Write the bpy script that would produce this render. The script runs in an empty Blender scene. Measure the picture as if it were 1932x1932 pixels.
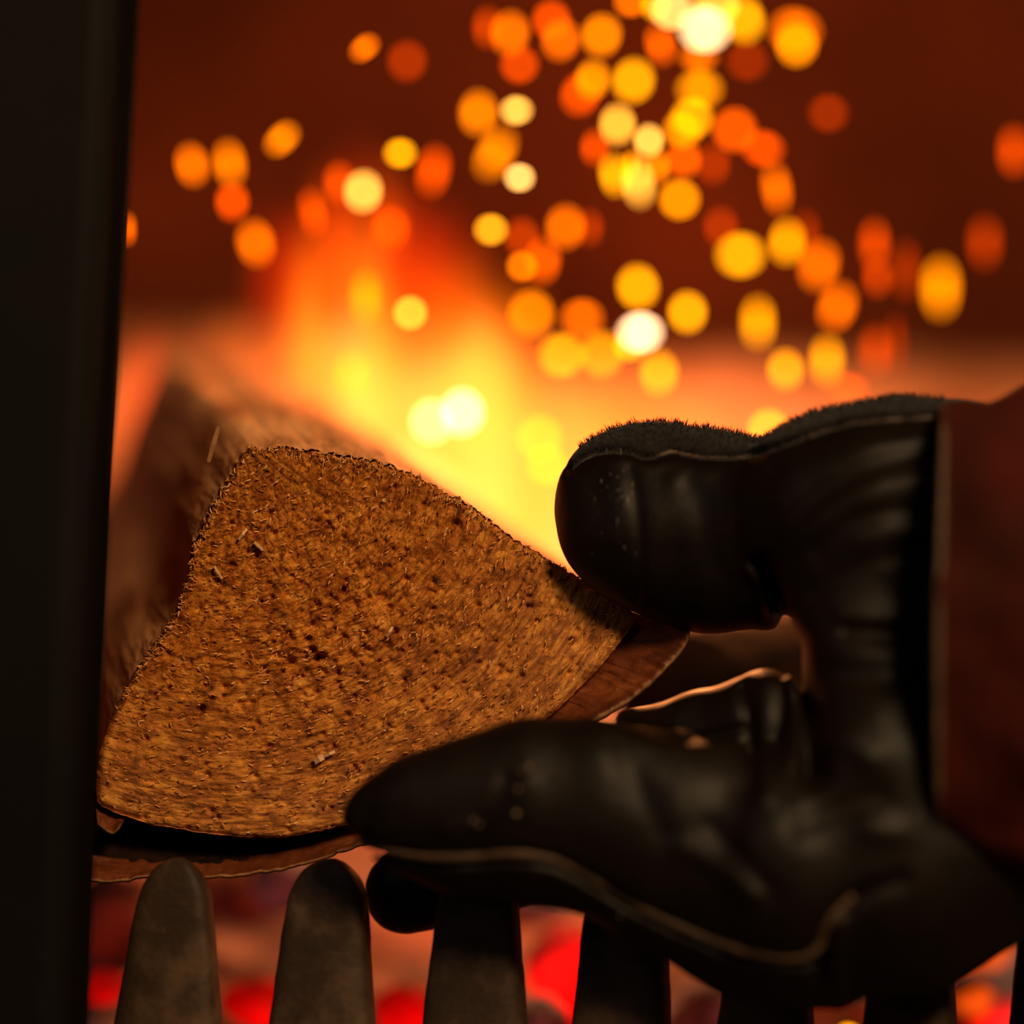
import bpy, math, random
import numpy as np
from mathutils import Vector

# ------------------------------------------------------------------ camera, world, lights, exposure
sc = bpy.context.scene
COL = sc.collection
FOC = 0.67                      # focus distance (front face of the split log)
U = 0.000125                    # one photograph pixel at the focus distance, in metres
CAMZ = 0.17
cam_d = bpy.data.cameras.new('camera'); cam = bpy.data.objects.new('camera', cam_d); COL.objects.link(cam)
cam.location = (0, 0, CAMZ); cam.rotation_euler = (math.pi / 2, 0, 0)
cam_d.sensor_width = 36.0; cam_d.lens = 36.0 * FOC / (1932 * U)
cam_d.clip_start = 0.01
cam_d.dof.use_dof = True; cam_d.dof.focus_distance = FOC
APER = 0.040                    # aperture diameter in metres
cam_d.dof.aperture_fstop = cam_d.lens / 1000 / APER
cam_d.dof.aperture_blades = 0
sc.camera = cam

world = bpy.data.worlds.new('world'); sc.world = world; world.use_nodes = True
world.node_tree.nodes['Background'].inputs[0].default_value = (1.0, 0.85, 0.7, 1)
world.node_tree.nodes['Background'].inputs[1].default_value = 0.006

def area(name, loc, target, size, power, color):
    l = bpy.data.lights.new(name, 'AREA'); l.shape = 'RECTANGLE'
    l.size, l.size_y = size; l.energy = power; l.color = color
    o = bpy.data.objects.new(name, l); COL.objects.link(o)
    o.location = loc
    o.rotation_euler = (Vector(target) - Vector(loc)).to_track_quat('-Z', 'Y').to_euler()
    return o
# the room's lamp and window on the camera's side of the hearth
area('room_lamp', (0.42, -0.25, 0.78), (0.0, 0.67, 0.15), (0.25, 0.25), 12.0, (1.0, 0.66, 0.34))
area('room_window', (-0.75, -0.35, 0.75), (0.0, 0.67, 0.12), (0.5, 0.7), 0.7, (1.0, 0.9, 0.85))

sc.view_settings.view_transform = 'Standard'; sc.view_settings.look = 'None'
sc.view_settings.gamma = 1.0; sc.view_settings.exposure = 0.0
sc.view_settings.use_curve_mapping = False
cy = sc.cycles
cy.max_bounces = 4; cy.diffuse_bounces = 2; cy.glossy_bounces = 2; cy.transmission_bounces = 2
cy.volume_bounces = 0; cy.transparent_max_bounces = 64
cy.sample_clamp_indirect = 3.0; cy.use_denoising = True
cy.caustics_reflective = False; cy.caustics_refractive = False
cy.use_adaptive_sampling = False

# ------------------------------------------------------------------ helpers
def P(px, py, d=FOC):
    s = U * d / FOC
    return Vector(((px - 966) * s, d, CAMZ - (py - 966) * s))

def PN(a):
    """array (n,3) of photo x, photo y, depth offset (in pixel units from the focus plane) -> metres"""
    a = np.asarray(a, float); d = FOC + a[:, 2] * U; s = U * d / FOC
    return np.stack([(a[:, 0] - 966) * s, d, CAMZ - (a[:, 1] - 966) * s], 1)

def mesh_obj(name, verts, faces, mat=None, parent=None, smooth=True, origin=None):
    me = bpy.data.meshes.new(name)
    v = np.asarray(verts, float)
    if origin is not None and parent is None:
        v = v - np.array(origin)
    if parent is not None:
        v = v - np.array(world_loc(parent))
    if isinstance(faces, np.ndarray):
        me.vertices.add(len(v)); me.vertices.foreach_set('co', v.astype(np.float32).ravel())
        k = faces.shape[1]
        me.loops.add(faces.size); me.loops.foreach_set('vertex_index', faces.astype(np.int32).ravel())
        me.polygons.add(len(faces)); me.polygons.foreach_set('loop_start', np.arange(0, faces.size, k, dtype=np.int32))
        me.update(calc_edges=True); me.validate()
    else:
        me.from_pydata([tuple(p) for p in v], [], faces); me.update()
    if smooth:
        me.polygons.foreach_set('use_smooth', [True] * len(me.polygons))
    if mat: me.materials.append(mat)
    o = bpy.data.objects.new(name, me); COL.objects.link(o)
    if parent is not None: o.parent = parent
    elif origin is not None: o.location = origin
    return o

def world_loc(o):
    l = Vector(o.location)
    while o.parent: o = o.parent; l += o.location
    return l

def thing(name, loc, label, cat, group=None):
    o = bpy.data.objects.new(name, None); COL.objects.link(o); o.location = loc
    o.empty_display_size = 0.02
    return tag(o, label, cat, group)

def tag(o, label=None, cat=None, group=None, kind=None):
    if label: o['label'] = label
    if cat: o['category'] = cat
    if group: o['group'] = group
    if kind: o['kind'] = kind
    return o

def vnoise(p, seed=0):
    """value noise in -1..1 for array (n,3)"""
    p = np.asarray(p, float); i = np.floor(p).astype(np.int64); f = p - i
    f = f * f * (3 - 2 * f)
    def h(x, y, z):
        n = (x * 374761393 + y * 668265263 + z * 2147483647 + seed * 974634777) & 0xffffffff
        n = ((n ^ (n >> 13)) * 1274126177) & 0xffffffff
        n = ((n ^ (n >> 16)) * 2246822519) & 0xffffffff
        return ((n ^ (n >> 15)) & 0xffff) / 32767.5 - 1
    out = 0
    for dx in (0, 1):
        for dy in (0, 1):
            for dz in (0, 1):
                w = (f[:, 0] if dx else 1 - f[:, 0]) * (f[:, 1] if dy else 1 - f[:, 1]) * (f[:, 2] if dz else 1 - f[:, 2])
                out = out + w * h(i[:, 0] + dx, i[:, 1] + dy, i[:, 2] + dz)
    return out

def fbm(p, oct=3, seed=0):
    p = np.asarray(p, float); a = 1; s = 0; t = 0
    for k in range(oct):
        s = s + a * vnoise(p * 2 ** k, seed + k); t += a; a *= 0.5
    return s / t

def resample(pts, n, closed=False):
    p = np.asarray(pts, float)
    if closed: p = np.vstack([p, p[:1]])
    l = np.r_[0, np.cumsum(np.linalg.norm(np.diff(p, axis=0), axis=1))]
    t = np.linspace(0, l[-1], n + 1)[:-1] if closed else np.linspace(0, l[-1], n)
    return np.stack([np.interp(t, l, p[:, k]) for k in range(p.shape[1])], 1)

def smooth_line(pts, n, closed=False, it=2):
    """Chaikin corner cutting, then even resampling"""
    p = np.asarray(pts, float)
    for _ in range(it):
        if closed:
            q = np.roll(p, -1, 0); p = np.stack([p * .75 + q * .25, p * .25 + q * .75], 1).reshape(-1, p.shape[1])
        else:
            a, b = p[:-1], p[1:]
            m = np.stack([a * .75 + b * .25, a * .25 + b * .75], 1).reshape(-1, p.shape[1])
            p = np.vstack([p[:1], m, p[-1:]])
    return resample(p, n, closed)

def grid_faces(nr, nc, closed_c=True, off=0):
    r = np.arange(nr - 1)[:, None]; c = np.arange(nc if closed_c else nc - 1)[None, :]
    c2 = (c + 1) % nc
    return np.stack([r * nc + c, r * nc + c2, (r + 1) * nc + c2, (r + 1) * nc + c], -1).reshape(-1, 4) + off

def tube(path, rad, sides=8):
    p = np.asarray(path, float); n = len(p)
    t = np.gradient(p, axis=0); t /= np.linalg.norm(t, axis=1)[:, None] + 1e-12
    up = np.array([0, 1.0, 0.02]); a = np.cross(t, up); a /= np.linalg.norm(a, axis=1)[:, None] + 1e-12
    b = np.cross(t, a)
    r = np.broadcast_to(rad, (n,))[:, None, None]
    th = np.linspace(0, 2 * np.pi, sides, endpoint=False)
    v = p[:, None, :] + r * (a[:, None, :] * np.cos(th)[None, :, None] + b[:, None, :] * np.sin(th)[None, :, None])
    v = v.reshape(-1, 3); f = [tuple(q) for q in grid_faces(n, sides)]
    f.append(tuple(range(sides))[::-1]); f.append(tuple(range((n - 1) * sides, n * sides)))
    return v, f

# ---- materials
def new_mat(name):
    m = bpy.data.materials.new(name); m.use_nodes = True
    nt = m.node_tree; nt.nodes.clear()
    out = nt.nodes.new('ShaderNodeOutputMaterial')
    return m, nt, out

def N(nt, t, **kw):
    n = nt.nodes.new(t)
    for k, v in kw.items():
        if k in n.inputs: n.inputs[k].default_value = v
        else: setattr(n, k, v)
    return n

def ramp(nt, fac, stops):
    r = nt.nodes.new('ShaderNodeValToRGB'); cr = r.color_ramp
    while len(cr.elements) < len(stops): cr.elements.new(0.5)
    for e, (p, c) in zip(cr.elements, stops):
        e.position = p; e.color = (*c, 1)
    nt.links.new(fac, r.inputs[0]); return r.outputs[0]

def surf(name, stops, scale=60, stretch=(1, 1, 1), rough=0.7, bump=0.3, bdist=0.001, bscale=200, detail=6, spec=0.3, sheen=0.0, coord='Object'):
    m, nt, out = new_mat(name); L = nt.links.new
    b = N(nt, 'ShaderNodeBsdfPrincipled'); b.inputs['Roughness'].default_value = rough
    b.inputs['Specular IOR Level'].default_value = spec
    if sheen: b.inputs['Sheen Weight'].default_value = sheen; b.inputs['Sheen Roughness'].default_value = .5
    tc = N(nt, 'ShaderNodeTexCoord'); mp = N(nt, 'ShaderNodeMapping'); mp.inputs['Scale'].default_value = stretch
    L(tc.outputs[coord], mp.inputs[0])
    no = N(nt, 'ShaderNodeTexNoise', Scale=scale, Detail=detail, Roughness=.65); L(mp.outputs[0], no.inputs['Vector'])
    L(ramp(nt, no.outputs[0], stops), b.inputs['Base Color'])
    n2 = N(nt, 'ShaderNodeTexNoise', Scale=bscale, Detail=4, Roughness=.6); L(mp.outputs[0], n2.inputs['Vector'])
    bp = N(nt, 'ShaderNodeBump', Strength=bump, Distance=bdist); L(n2.outputs[0], bp.inputs['Height'])
    L(bp.outputs[0], b.inputs['Normal']); L(b.outputs[0], out.inputs[0])
    return m

def volume_flame(name, color, strength):
    m, nt, out = new_mat(name)
    e = N(nt, 'ShaderNodeEmission'); e.inputs[0].default_value = (*color, 1); e.inputs[1].default_value = strength
    nt.links.new(e.outputs[0], out.inputs['Volume'])
    return m

def spark_material():
    m, nt, out = new_mat('glowing_spark')
    oi = N(nt, 'ShaderNodeObjectInfo'); e = N(nt, 'ShaderNodeEmission')
    mu = N(nt, 'ShaderNodeMath', operation='MULTIPLY'); mu.inputs[1].default_value = 100.0
    nt.links.new(oi.outputs['Color'], e.inputs[0]); nt.links.new(oi.outputs['Alpha'], mu.inputs[0])
    nt.links.new(mu.outputs[0], e.inputs[1]); nt.links.new(e.outputs[0], out.inputs[0])
    m.cycles.emission_sampling = 'NONE'
    return m

def coal_material(name, ash, glow, strength, lo, hi, scale=45):
    """ash grey crust broken by glowing patches"""
    m, nt, out = new_mat(name); L = nt.links.new
    b = N(nt, 'ShaderNodeBsdfPrincipled'); b.inputs['Roughness'].default_value = .95
    b.inputs['Specular IOR Level'].default_value = .1
    tc = N(nt, 'ShaderNodeTexCoord')
    no = N(nt, 'ShaderNodeTexNoise', Scale=scale, Detail=3, Roughness=.55); L(tc.outputs['Object'], no.inputs['Vector'])
    n2 = N(nt, 'ShaderNodeTexNoise', Scale=scale * 2.3, Detail=4); L(tc.outputs['Object'], n2.inputs['Vector'])
    L(ramp(nt, n2.outputs[0], [(.35, tuple(c * .35 for c in ash)), (.6, ash)]), b.inputs['Base Color'])
    mr = N(nt, 'ShaderNodeMapRange'); mr.inputs[1].default_value = lo; mr.inputs[2].default_value = hi
    mr.inputs[4].default_value = strength
    L(no.outputs[0], mr.inputs[0])
    b.inputs['Emission Color'].default_value = (*glow, 1); L(mr.outputs[0], b.inputs['Emission Strength'])
    bp = N(nt, 'ShaderNodeBump', Strength=.5, Distance=.002); L(n2.outputs[0], bp.inputs['Height']); L(bp.outputs[0], b.inputs['Normal'])
    L(b.outputs[0], out.inputs[0]); return m

M = {}
M['soot'] = surf('sooty_firebrick', [(.3, (.035, .008, .003)), (.7, (.13, .028, .008))], scale=7, rough=.95, bump=.4, bdist=.004, bscale=60, spec=.05)
M['hearth'] = surf('ashy_hearth', [(.3, (.05, .03, .025)), (.7, (.22, .15, .13))], scale=20, rough=.95, bump=.6, bdist=.003, bscale=120, spec=.05)
M['frame'] = surf('black_stove_paint', [(.3, (.003, .0022, .002)), (.7, (.006, .0045, .0038))], scale=14, rough=.6, bump=.12, bdist=.0006, bscale=500, spec=.11)
M['lip'] = surf('unlit_lip', [(.3, (.003, .002, .0015)), (.7, (.007, .005, .004))], scale=14, rough=1, bump=.1, bscale=500, spec=.02)  # kept black and dull so firelight leaves no bright edge on the lip
M['iron'] = surf('cast_iron', [(.25, (.016, .009, .005)), (.48, (.040, .023, .013)), (.68, (.12, .070, .040))], scale=48, rough=.62, bump=.5, bdist=.0005, bscale=600, spec=.3)
M['leather'] = surf('black_leather', [(.3, (.0034, .0017, .0008)), (.75, (.009, .0052, .0026))], scale=45, rough=.5, bump=.22, bdist=.0006, bscale=330, spec=.16)
M['suede'] = surf('black_suede', [(.3, (.008, .007, .007)), (.75, (.022, .018, .017))], scale=500, stretch=(1, 1, .3), rough=.9, bump=.8, bdist=.0006, bscale=1500, spec=.15, sheen=.12)
M['highlight'] = surf('brushed_highlight', [(.3, (.06, .048, .040)), (.7, (.17, .14, .115))], scale=200, rough=.6)  # pale strokes that paint the highlight on the thumb tip
M['speck'] = surf('wood_dust', [(.3, (.10, .07, .04)), (.7, (.30, .20, .15))], scale=400, rough=.8)
M['piping'] = surf('brown_leather_edge', [(.3, (.035, .018, .010)), (.7, (.115, .062, .032))], scale=160, rough=.55, bump=.3, bdist=.0003, bscale=900)
M['cuff'] = surf('dark_red_suede', [(.35, (.020, .005, .0015)), (.65, (.095, .007, .003))], scale=9, rough=.9, bump=.3, bdist=.001, bscale=500, spec=.15)
M['char'] = surf('charred_wood', [(.35, (.004, .003, .002)), (.7, (.028, .010, .005))], scale=60, stretch=(1, .25, 1), rough=.9, bump=.8, bdist=.002, bscale=120, spec=.08)
M['ash_log'] = surf('ash_covered_wood', [(.3, (.16, .06, .025)), (.7, (.50, .24, .12))], scale=25, rough=.95, bump=.6, bdist=.003, bscale=90, spec=.05)

def log_face_material():
    m, nt, out = new_mat('sawn_birch_end'); L = nt.links.new
    b = N(nt, 'ShaderNodeBsdfPrincipled'); b.inputs['Roughness'].default_value = .7
    b.inputs['Specular IOR Level'].default_value = .2
    at = N(nt, 'ShaderNodeAttribute', attribute_name='rt')       # ring radius, arc length, fibre stretch
    mp = N(nt, 'ShaderNodeMapping'); mp.inputs['Scale'].default_value = (1, .26, 1); L(at.outputs['Vector'], mp.inputs[0])
    n1 = N(nt, 'ShaderNodeTexNoise', Scale=.11, Detail=5, Roughness=.7, Distortion=.9); L(mp.outputs[0], n1.inputs['Vector'])
    n2 = N(nt, 'ShaderNodeTexNoise', Scale=.034, Detail=6, Roughness=.72, Distortion=.5); L(at.outputs['Vector'], n2.inputs['Vector'])
    n3 = N(nt, 'ShaderNodeTexNoise', Scale=.012, Detail=3); L(at.outputs['Vector'], n3.inputs['Vector'])
    c1 = ramp(nt, n1.outputs[0], [(.28, (.08, .018, .003)), (.40, (.40, .11, .012)), (.50, (.80, .29, .028)), (.63, (.92, .42, .08)), (.8, (.95, .58, .28))])
    c2 = ramp(nt, n2.outputs[0], [(.32, (.10, .05, .03)), (.44, (.60, .42, .32)), (.56, (1, .93, .85)), (.75, (1, 1, 1))])
    c3 = ramp(nt, n3.outputs[0], [(.36, (.58, .44, .30)), (.62, (1, 1, 1))])
    mx = N(nt, 'ShaderNodeMix', data_type='RGBA', blend_type='MULTIPLY'); mx.inputs[0].default_value = .9
    L(c1, mx.inputs[6]); L(c2, mx.inputs[7])
    my = N(nt, 'ShaderNodeMix', data_type='RGBA', blend_type='MULTIPLY'); my.inputs[0].default_value = .8
    L(mx.outputs[2], my.inputs[6]); L(c3, my.inputs[7])
    # paler sapwood towards the bark
    sx = N(nt, 'ShaderNodeSeparateXYZ'); L(at.outputs['Vector'], sx.inputs[0])
    sm = N(nt, 'ShaderNodeMapRange'); sm.inputs[1].default_value = 420; sm.inputs[2].default_value = 860; sm.inputs[4].default_value = .4; L(sx.outputs[0], sm.inputs[0])
    sap = N(nt, 'ShaderNodeMix', data_type='RGBA', blend_type='SCREEN'); sap.inputs[7].default_value = (.34, .18, .085, 1)
    L(sm.outputs[0], sap.inputs[0]); L(my.outputs[2], sap.inputs[6]); L(sap.outputs[2], b.inputs['Base Color'])
    ad = N(nt, 'ShaderNodeMath', operation='ADD'); L(n1.outputs[0], ad.inputs[0]); L(n2.outputs[0], ad.inputs[1])
    bp = N(nt, 'ShaderNodeBump', Strength=.9, Distance=.0012); L(ad.outputs[0], bp.inputs['Height']); L(bp.outputs[0], b.inputs['Normal'])
    L(b.outputs[0], out.inputs[0]); return m
M['log_face'] = log_face_material()
M['log_side'] = surf('split_birch_side', [(.3, (.30, .10, .035)), (.5, (.80, .36, .14)), (.75, (.92, .50, .24))], scale=70, stretch=(1, .18, 1), rough=.8, bump=.7, bdist=.0015, bscale=160, spec=.15)
M['bark'] = surf('red_brown_bark', [(.3, (.05, .010, .003)), (.55, (.17, .04, .010)), (.75, (.34, .10, .03))], scale=110, stretch=(.35, 1, 1), rough=.5, bump=.7, bdist=.0012, bscale=180, spec=.4)
M['bark_edge'] = surf('tan_bark_edge', [(.3, (.16, .07, .025)), (.7, (.42, .20, .08))], scale=140, rough=.7, bump=.5, bdist=.0006, bscale=400, spec=.2)

M['pale_wood'] = surf('pale_wood', [(.3, (.62, .32, .14)), (.7, (.85, .52, .28))], scale=300, rough=.7)
def chip_material():
    m, nt, out = new_mat('wood_splinters'); L = nt.links.new
    b = N(nt, 'ShaderNodeBsdfPrincipled'); b.inputs['Roughness'].default_value = .6
    g = N(nt, 'ShaderNodeNewGeometry')
    L(ramp(nt, g.outputs['Random Per Island'], [(0, (.12, .03, .005)), (.3, (.45, .14, .018)), (.6, (.8, .30, .045)), (.9, (.9, .44, .12)), (1, (.9, .60, .32))]), b.inputs['Base Color'])
    L(b.outputs[0], out.inputs[0]); return m
M['chips'] = chip_material()

# ------------------------------------------------------------------ firebox shell (setting)
def slab(name, a, b, mat, seg=14, amp=.003, seed=1):
    """subdivided, slightly uneven box between corners a and b"""
    a = np.array(a, float); b = np.array(b, float)
    vs, fs = [], []
    for ax in range(3):
        for side in (0, 1):
            u, w = [k for k in range(3) if k != ax]
            n = seg
            g = np.zeros((n, n, 3)); s = np.linspace(0, 1, n)
            g[..., u] = (a[u] + (b[u] - a[u]) * s)[:, None]; g[..., w] = (a[w] + (b[w] - a[w]) * s)[None, :]
            g[..., ax] = b[ax] if side else a[ax]
            off = sum(len(v) for v in vs)
            f = grid_faces(n, n, False, off)
            if (side == 0) ^ (ax == 1): f = f[:, ::-1]
            vs.append(g.reshape(-1, 3)); fs.append(f)
    v = np.vstack(vs)
    v = v + amp * np.stack([fbm(v * 30, 3, seed + k) for k in range(3)], 1)
    return tag(mesh_obj(name, v, np.vstack(fs), mat), kind='structure')
slab('floor', (-.42, .60, -.02), (.42, 1.30, 0), M['hearth'], seed=3)
slab('wall_back', (-.42, 1.25, 0), (.42, 1.30, .62), M['soot'], seed=4)
slab('wall_left', (-.42, .66, 0), (-.36, 1.25, .62), M['soot'], seed=5)
slab('wall_right', (.36, .66, 0), (.42, 1.25, .62), M['soot'], seed=6)
slab('ceiling', (-.42, .66, .62), (.42, 1.30, .66), M['soot'], seed=7)

# ------------------------------------------------------------------ stove door frame post (left foreground)
def post():
    root = thing('stove_door_frame', P(60, 1932, .62) * 1.0, 'upright black painted metal door post at the left edge of the fire', 'door frame')
    root.location.z = 0
    rows = np.linspace(-500, 2300, 40)
    def sweep(name, prof, mat):
        vs = []
        for y in rows:
            edge = np.interp(y, [-500, 0, 400, 900, 1500, 1932, 2300], [292, 262, 241, 211, 181, 164, 152])
            for (dx, dz) in prof:
                vs.append((edge + dx, y, dz))
        v = PN(np.array(vs)); v[:, 2] = np.maximum(v[:, 2], 0.0)
        n = len(prof); f = [tuple(q) for q in grid_faces(len(rows), n)]
        f.append(tuple(range(n))); f.append(tuple(range((len(rows) - 1) * n, len(rows) * n))[::-1])
        return mesh_obj(name, v, f, mat, root, smooth=False)
    # profile: x offset from the right silhouette, depth offset
    sweep('door_post', [(-520, -440), (-520, -120), (-30, -120), (-30, -395), (-44, -418), (-66, -430), (-90, -440)], M['frame'])
    sweep('sealing_lip', [(-30, -385), (-30, -120), (-2, -120), (0, -130), (0, -350), (-6, -362)], M['lip'])
    return root
post()

# ------------------------------------------------------------------ fire grate with upright bars
def grate():
    root = thing('fire_grate', (0, .655, 0), 'brown black cast iron grate with upright round topped bars under the log', 'grate')
    # top y, [(y, left, right)...] in the photograph
    bars = [(1618, [(1700, 258, 402), (1932, 214, 420)]),
            (1620, [(1700, 541, 695), (1932, 507, 709)]),
            (1624, [(1700, 826, 979), (1932, 796, 996)]),
            (1628, [(1720, 1102, 1258), (1932, 1078, 1268)]),
            (1632, [(1720, 1382, 1524), (1932, 1352, 1537)]),
            (1634, [(1720, 1655, 1795), (1932, 1627, 1806)]),
            (1636, [(1720, 1925, 2070), (1932, 1903, 2090)])]
    n = 28; th = np.linspace(0, 2 * np.pi, n, endpoint=False)
    for bi, (top, w) in enumerate(bars):
        ys = np.r_[top + 80 * (1 - np.cos(np.linspace(0, np.pi / 2, 9))) + .5, np.linspace(top + 95, 2180, 26)]
        vs = []
        (y0, l0, r0), (y1, l1, r1) = w
        for y in ys:
            t = (y - y0) / (y1 - y0); l = l0 + (l1 - l0) * t; r = r0 + (r1 - r0) * t
            if y > y1: l = l1 + (l1 - l0) * .25 * (t - 1); r = r1 + (r1 - r0) * .25 * (t - 1)
            c = (l + r) / 2; h = (r - l) / 2
            k = min(1, max(0.02, 1 - max(0, 1 - (y - top) / 85) ** 2)) ** .5
            # superellipse section, turned so that the narrow left flank shows
            ct, st = np.cos(th), np.sin(th)
            ex = np.sign(ct) * np.abs(ct) ** .42 * h * .90; ez = np.sign(st) * np.abs(st) ** .42 * 46
            a = math.radians(14)
            x = ex * math.cos(a) + ez * math.sin(a) * 1.0; z = ez * math.cos(a) - ex * math.sin(a)
            sx = h / np.abs(x).max()
            vs.append(np.stack([c + x * sx * k, np.full(n, y), -78 + z * (0.35 + .65 * k)], 1))
        v = np.vstack(vs); v[:, :2] += 2.2 * np.stack([fbm(v / 42, 3, 11 + bi), fbm(v / 42, 3, 31 + bi)], 1)
        v[:, 2] += 3 * fbm(v / 25, 3, 51 + bi)
        f = [tuple(q[::-1]) for q in grid_faces(len(ys), n)]
        f.append(tuple(range(n))); f.append(tuple(range((len(ys) - 1) * n, len(ys) * n))[::-1])
        w_ = PN(v); w_[:, 2] = np.maximum(w_[:, 2], .016)
        mesh_obj('bar', w_, f, M['iron'], root)
    # bottom rail that carries the bars, standing on the hearth
    x = np.linspace(-.13, .16, 60); sec = [(-.012, .0), (-.012, .018), (-.008, .024), (.010, .024), (.014, .018), (.014, 0)]
    v = np.array([(xx, .6603 + a, b) for xx in x for a, b in sec]); v += .0004 * fbm(v * 200, 2, 9)[:, None]
    f = [tuple(q) for q in grid_faces(60, 6)] + [tuple(range(6))[::-1], tuple(range(59 * 6, 360))]
    mesh_obj('rail', v, f, M['iron'], root, smooth=False)
grate()

# ------------------------------------------------------------------ the split log
SHX, SHY, LOGLEN = -1.70 / 8, -1.27 / 8, 1760     # drift of the log's axis per unit depth (it points back, up and left)
def log():
    out = [(470, 842), (505, 846), (560, 848), (620, 856), (700, 868), (760, 888), (800, 905), (850, 934), (905, 968), (950, 1004), (1000, 1036),
           (1060, 1072), (1130, 1112), (1206, 1160), (1180, 1200), (1130, 1262), (1050, 1342), (960, 1412), (860, 1475), (750, 1530), (640, 1562),
           (540, 1581), (470, 1582), (400, 1575), (340, 1566), (280, 1556), (225, 1536), (184, 1520), (181, 1470), (188, 1420), (212, 1352), (232, 1312),
           (262, 1258), (300, 1205), (334, 1152), (356, 1090), (366, 1030), (392, 975), (420, 925), (440, 885)]
    n = 720
    o = resample(out, n, True); osm = smooth_line(out, n, True, 1)
    o = .5 * o + .5 * osm
    ctr = np.array([600., 1240.])
    nrm = o - ctr; nrm /= np.linalg.norm(nrm, axis=1)[:, None]
    s = np.arange(n) / n * 2 * np.pi
    rag = fbm(np.stack([np.cos(s) * 38, np.sin(s) * 38, 0 * s], 1), 4, 5) * 7 + vnoise(np.stack([np.cos(s) * 110, np.sin(s) * 110, 0 * s], 1), 8) * 3.0
    upper_left = np.clip((1300 - o[:, 1]) / 250, 0.25, 1)      # the sawn rim is more ragged along the top and left
    o = o + nrm * (rag * upper_left)[:, None]
    root = thing('split_log', P(600, 1600, .70), 'wedge shaped split birch log gripped by the glove, its rough orange sawn end facing front', 'log')
    # sawn end: rings of the outline shrinking to the centre
    R = 210; k = np.linspace(1, 0.004, R)
    xy = ctr + (o - ctr)[None] * k[:, None, None]
    xy = xy.reshape(-1, 2)
    ring = np.hypot(xy[:, 0] - 440, xy[:, 1] - 800); ang = np.arctan2(xy[:, 1] - 800, xy[:, 0] - 440)
    arc = ang * 520
    rt = np.stack([ring, arc, 0 * ring], 1)
    q = np.stack([ring / 7, arc / 26, 0 * ring], 1)
    z = -4.5 * fbm(q, 3, 21) - 5.0 * fbm(rt / 22, 3, 22) - 6 * fbm(rt / 110, 2, 23)
    rowk = np.repeat(k, n)
    z += 16 * np.clip((rowk - .965) / .035, 0, 1) ** 2
    # small pits and one dark knot
    rs = np.random.RandomState(4)
    for (hx, hy, hr, hd) in [(860, 988, 9, 22), (560, 1258, 20, 16), (545, 1250, 10, 16), (720, 1128, 12, 14), (588, 1178, 14, 10), (250, 1402, 9, 8), (905, 1305, 9, 9), (1050, 1130, 6, 8)]:
        z += hd * np.exp(-((xy[:, 0] - hx) ** 2 + (xy[:, 1] - hy) ** 2) / hr ** 2)
    for _ in range(340):
        hx, hy = xy[rs.randint(len(xy))]; hr = rs.uniform(3, 7)
        m = (np.abs(xy[:, 0] - hx) < 20) & (np.abs(xy[:, 1] - hy) < 20)
        z[m] += rs.uniform(6, 14) * np.exp(-((xy[m, 0] - hx) ** 2 + (xy[m, 1] - hy) ** 2) / hr ** 2)
    face = PN(np.column_stack([xy, z]))
    f = grid_faces(R, n)
    fo = mesh_obj('sawn_end', face, f, M['log_face'], root)
    a = fo.data.attributes.new('rt', 'FLOAT_VECTOR', 'POINT'); a.data.foreach_set('vector', rt.astype(np.float32).ravel())
    # body behind the sawn end, along the log's axis
    RB = 90; tt = np.linspace(0, 1, RB) ** 1.5
    vs = []
    for t in tt:
        zz = 8 + t * LOGLEN
        base = o * (1 - min(1, t * 40)) + osm * min(1, t * 40) if t < .025 else osm
        v = np.column_stack([base[:, 0], base[:, 1], np.full(n, zz)])
        g = 4.0 * fbm(np.stack([v[:, 0] / 16, v[:, 1] / 16, v[:, 2] / 160], 1), 3, 41) + 12 * fbm(np.stack([v[:, 0] / 90, v[:, 1] / 90, v[:, 2] / 500], 1), 2, 43)
        g *= min(1, .25 + t * 12)
        shrink = 1 - .04 * t
        v[:, :2] = ctr + (v[:, :2] - ctr) * shrink + nrm * g[:, None]
        # metric drift, expressed at this depth
        dd = (FOC + zz * U) / FOC
        v[:, 0] = (v[:, 0] - 966) / dd + 966 + zz * SHX / dd
        v[:, 1] = (v[:, 1] - 966) / dd + 966 + zz * SHY / dd
        vs.append(v)
    body = PN(np.vstack(vs)); f = [tuple(x[::-1]) for x in grid_faces(RB, n)]
    f.append(tuple(range((RB - 1) * n, RB * n)))
    mesh_obj('log_body', body, f, M['log_side'], root)
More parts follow.
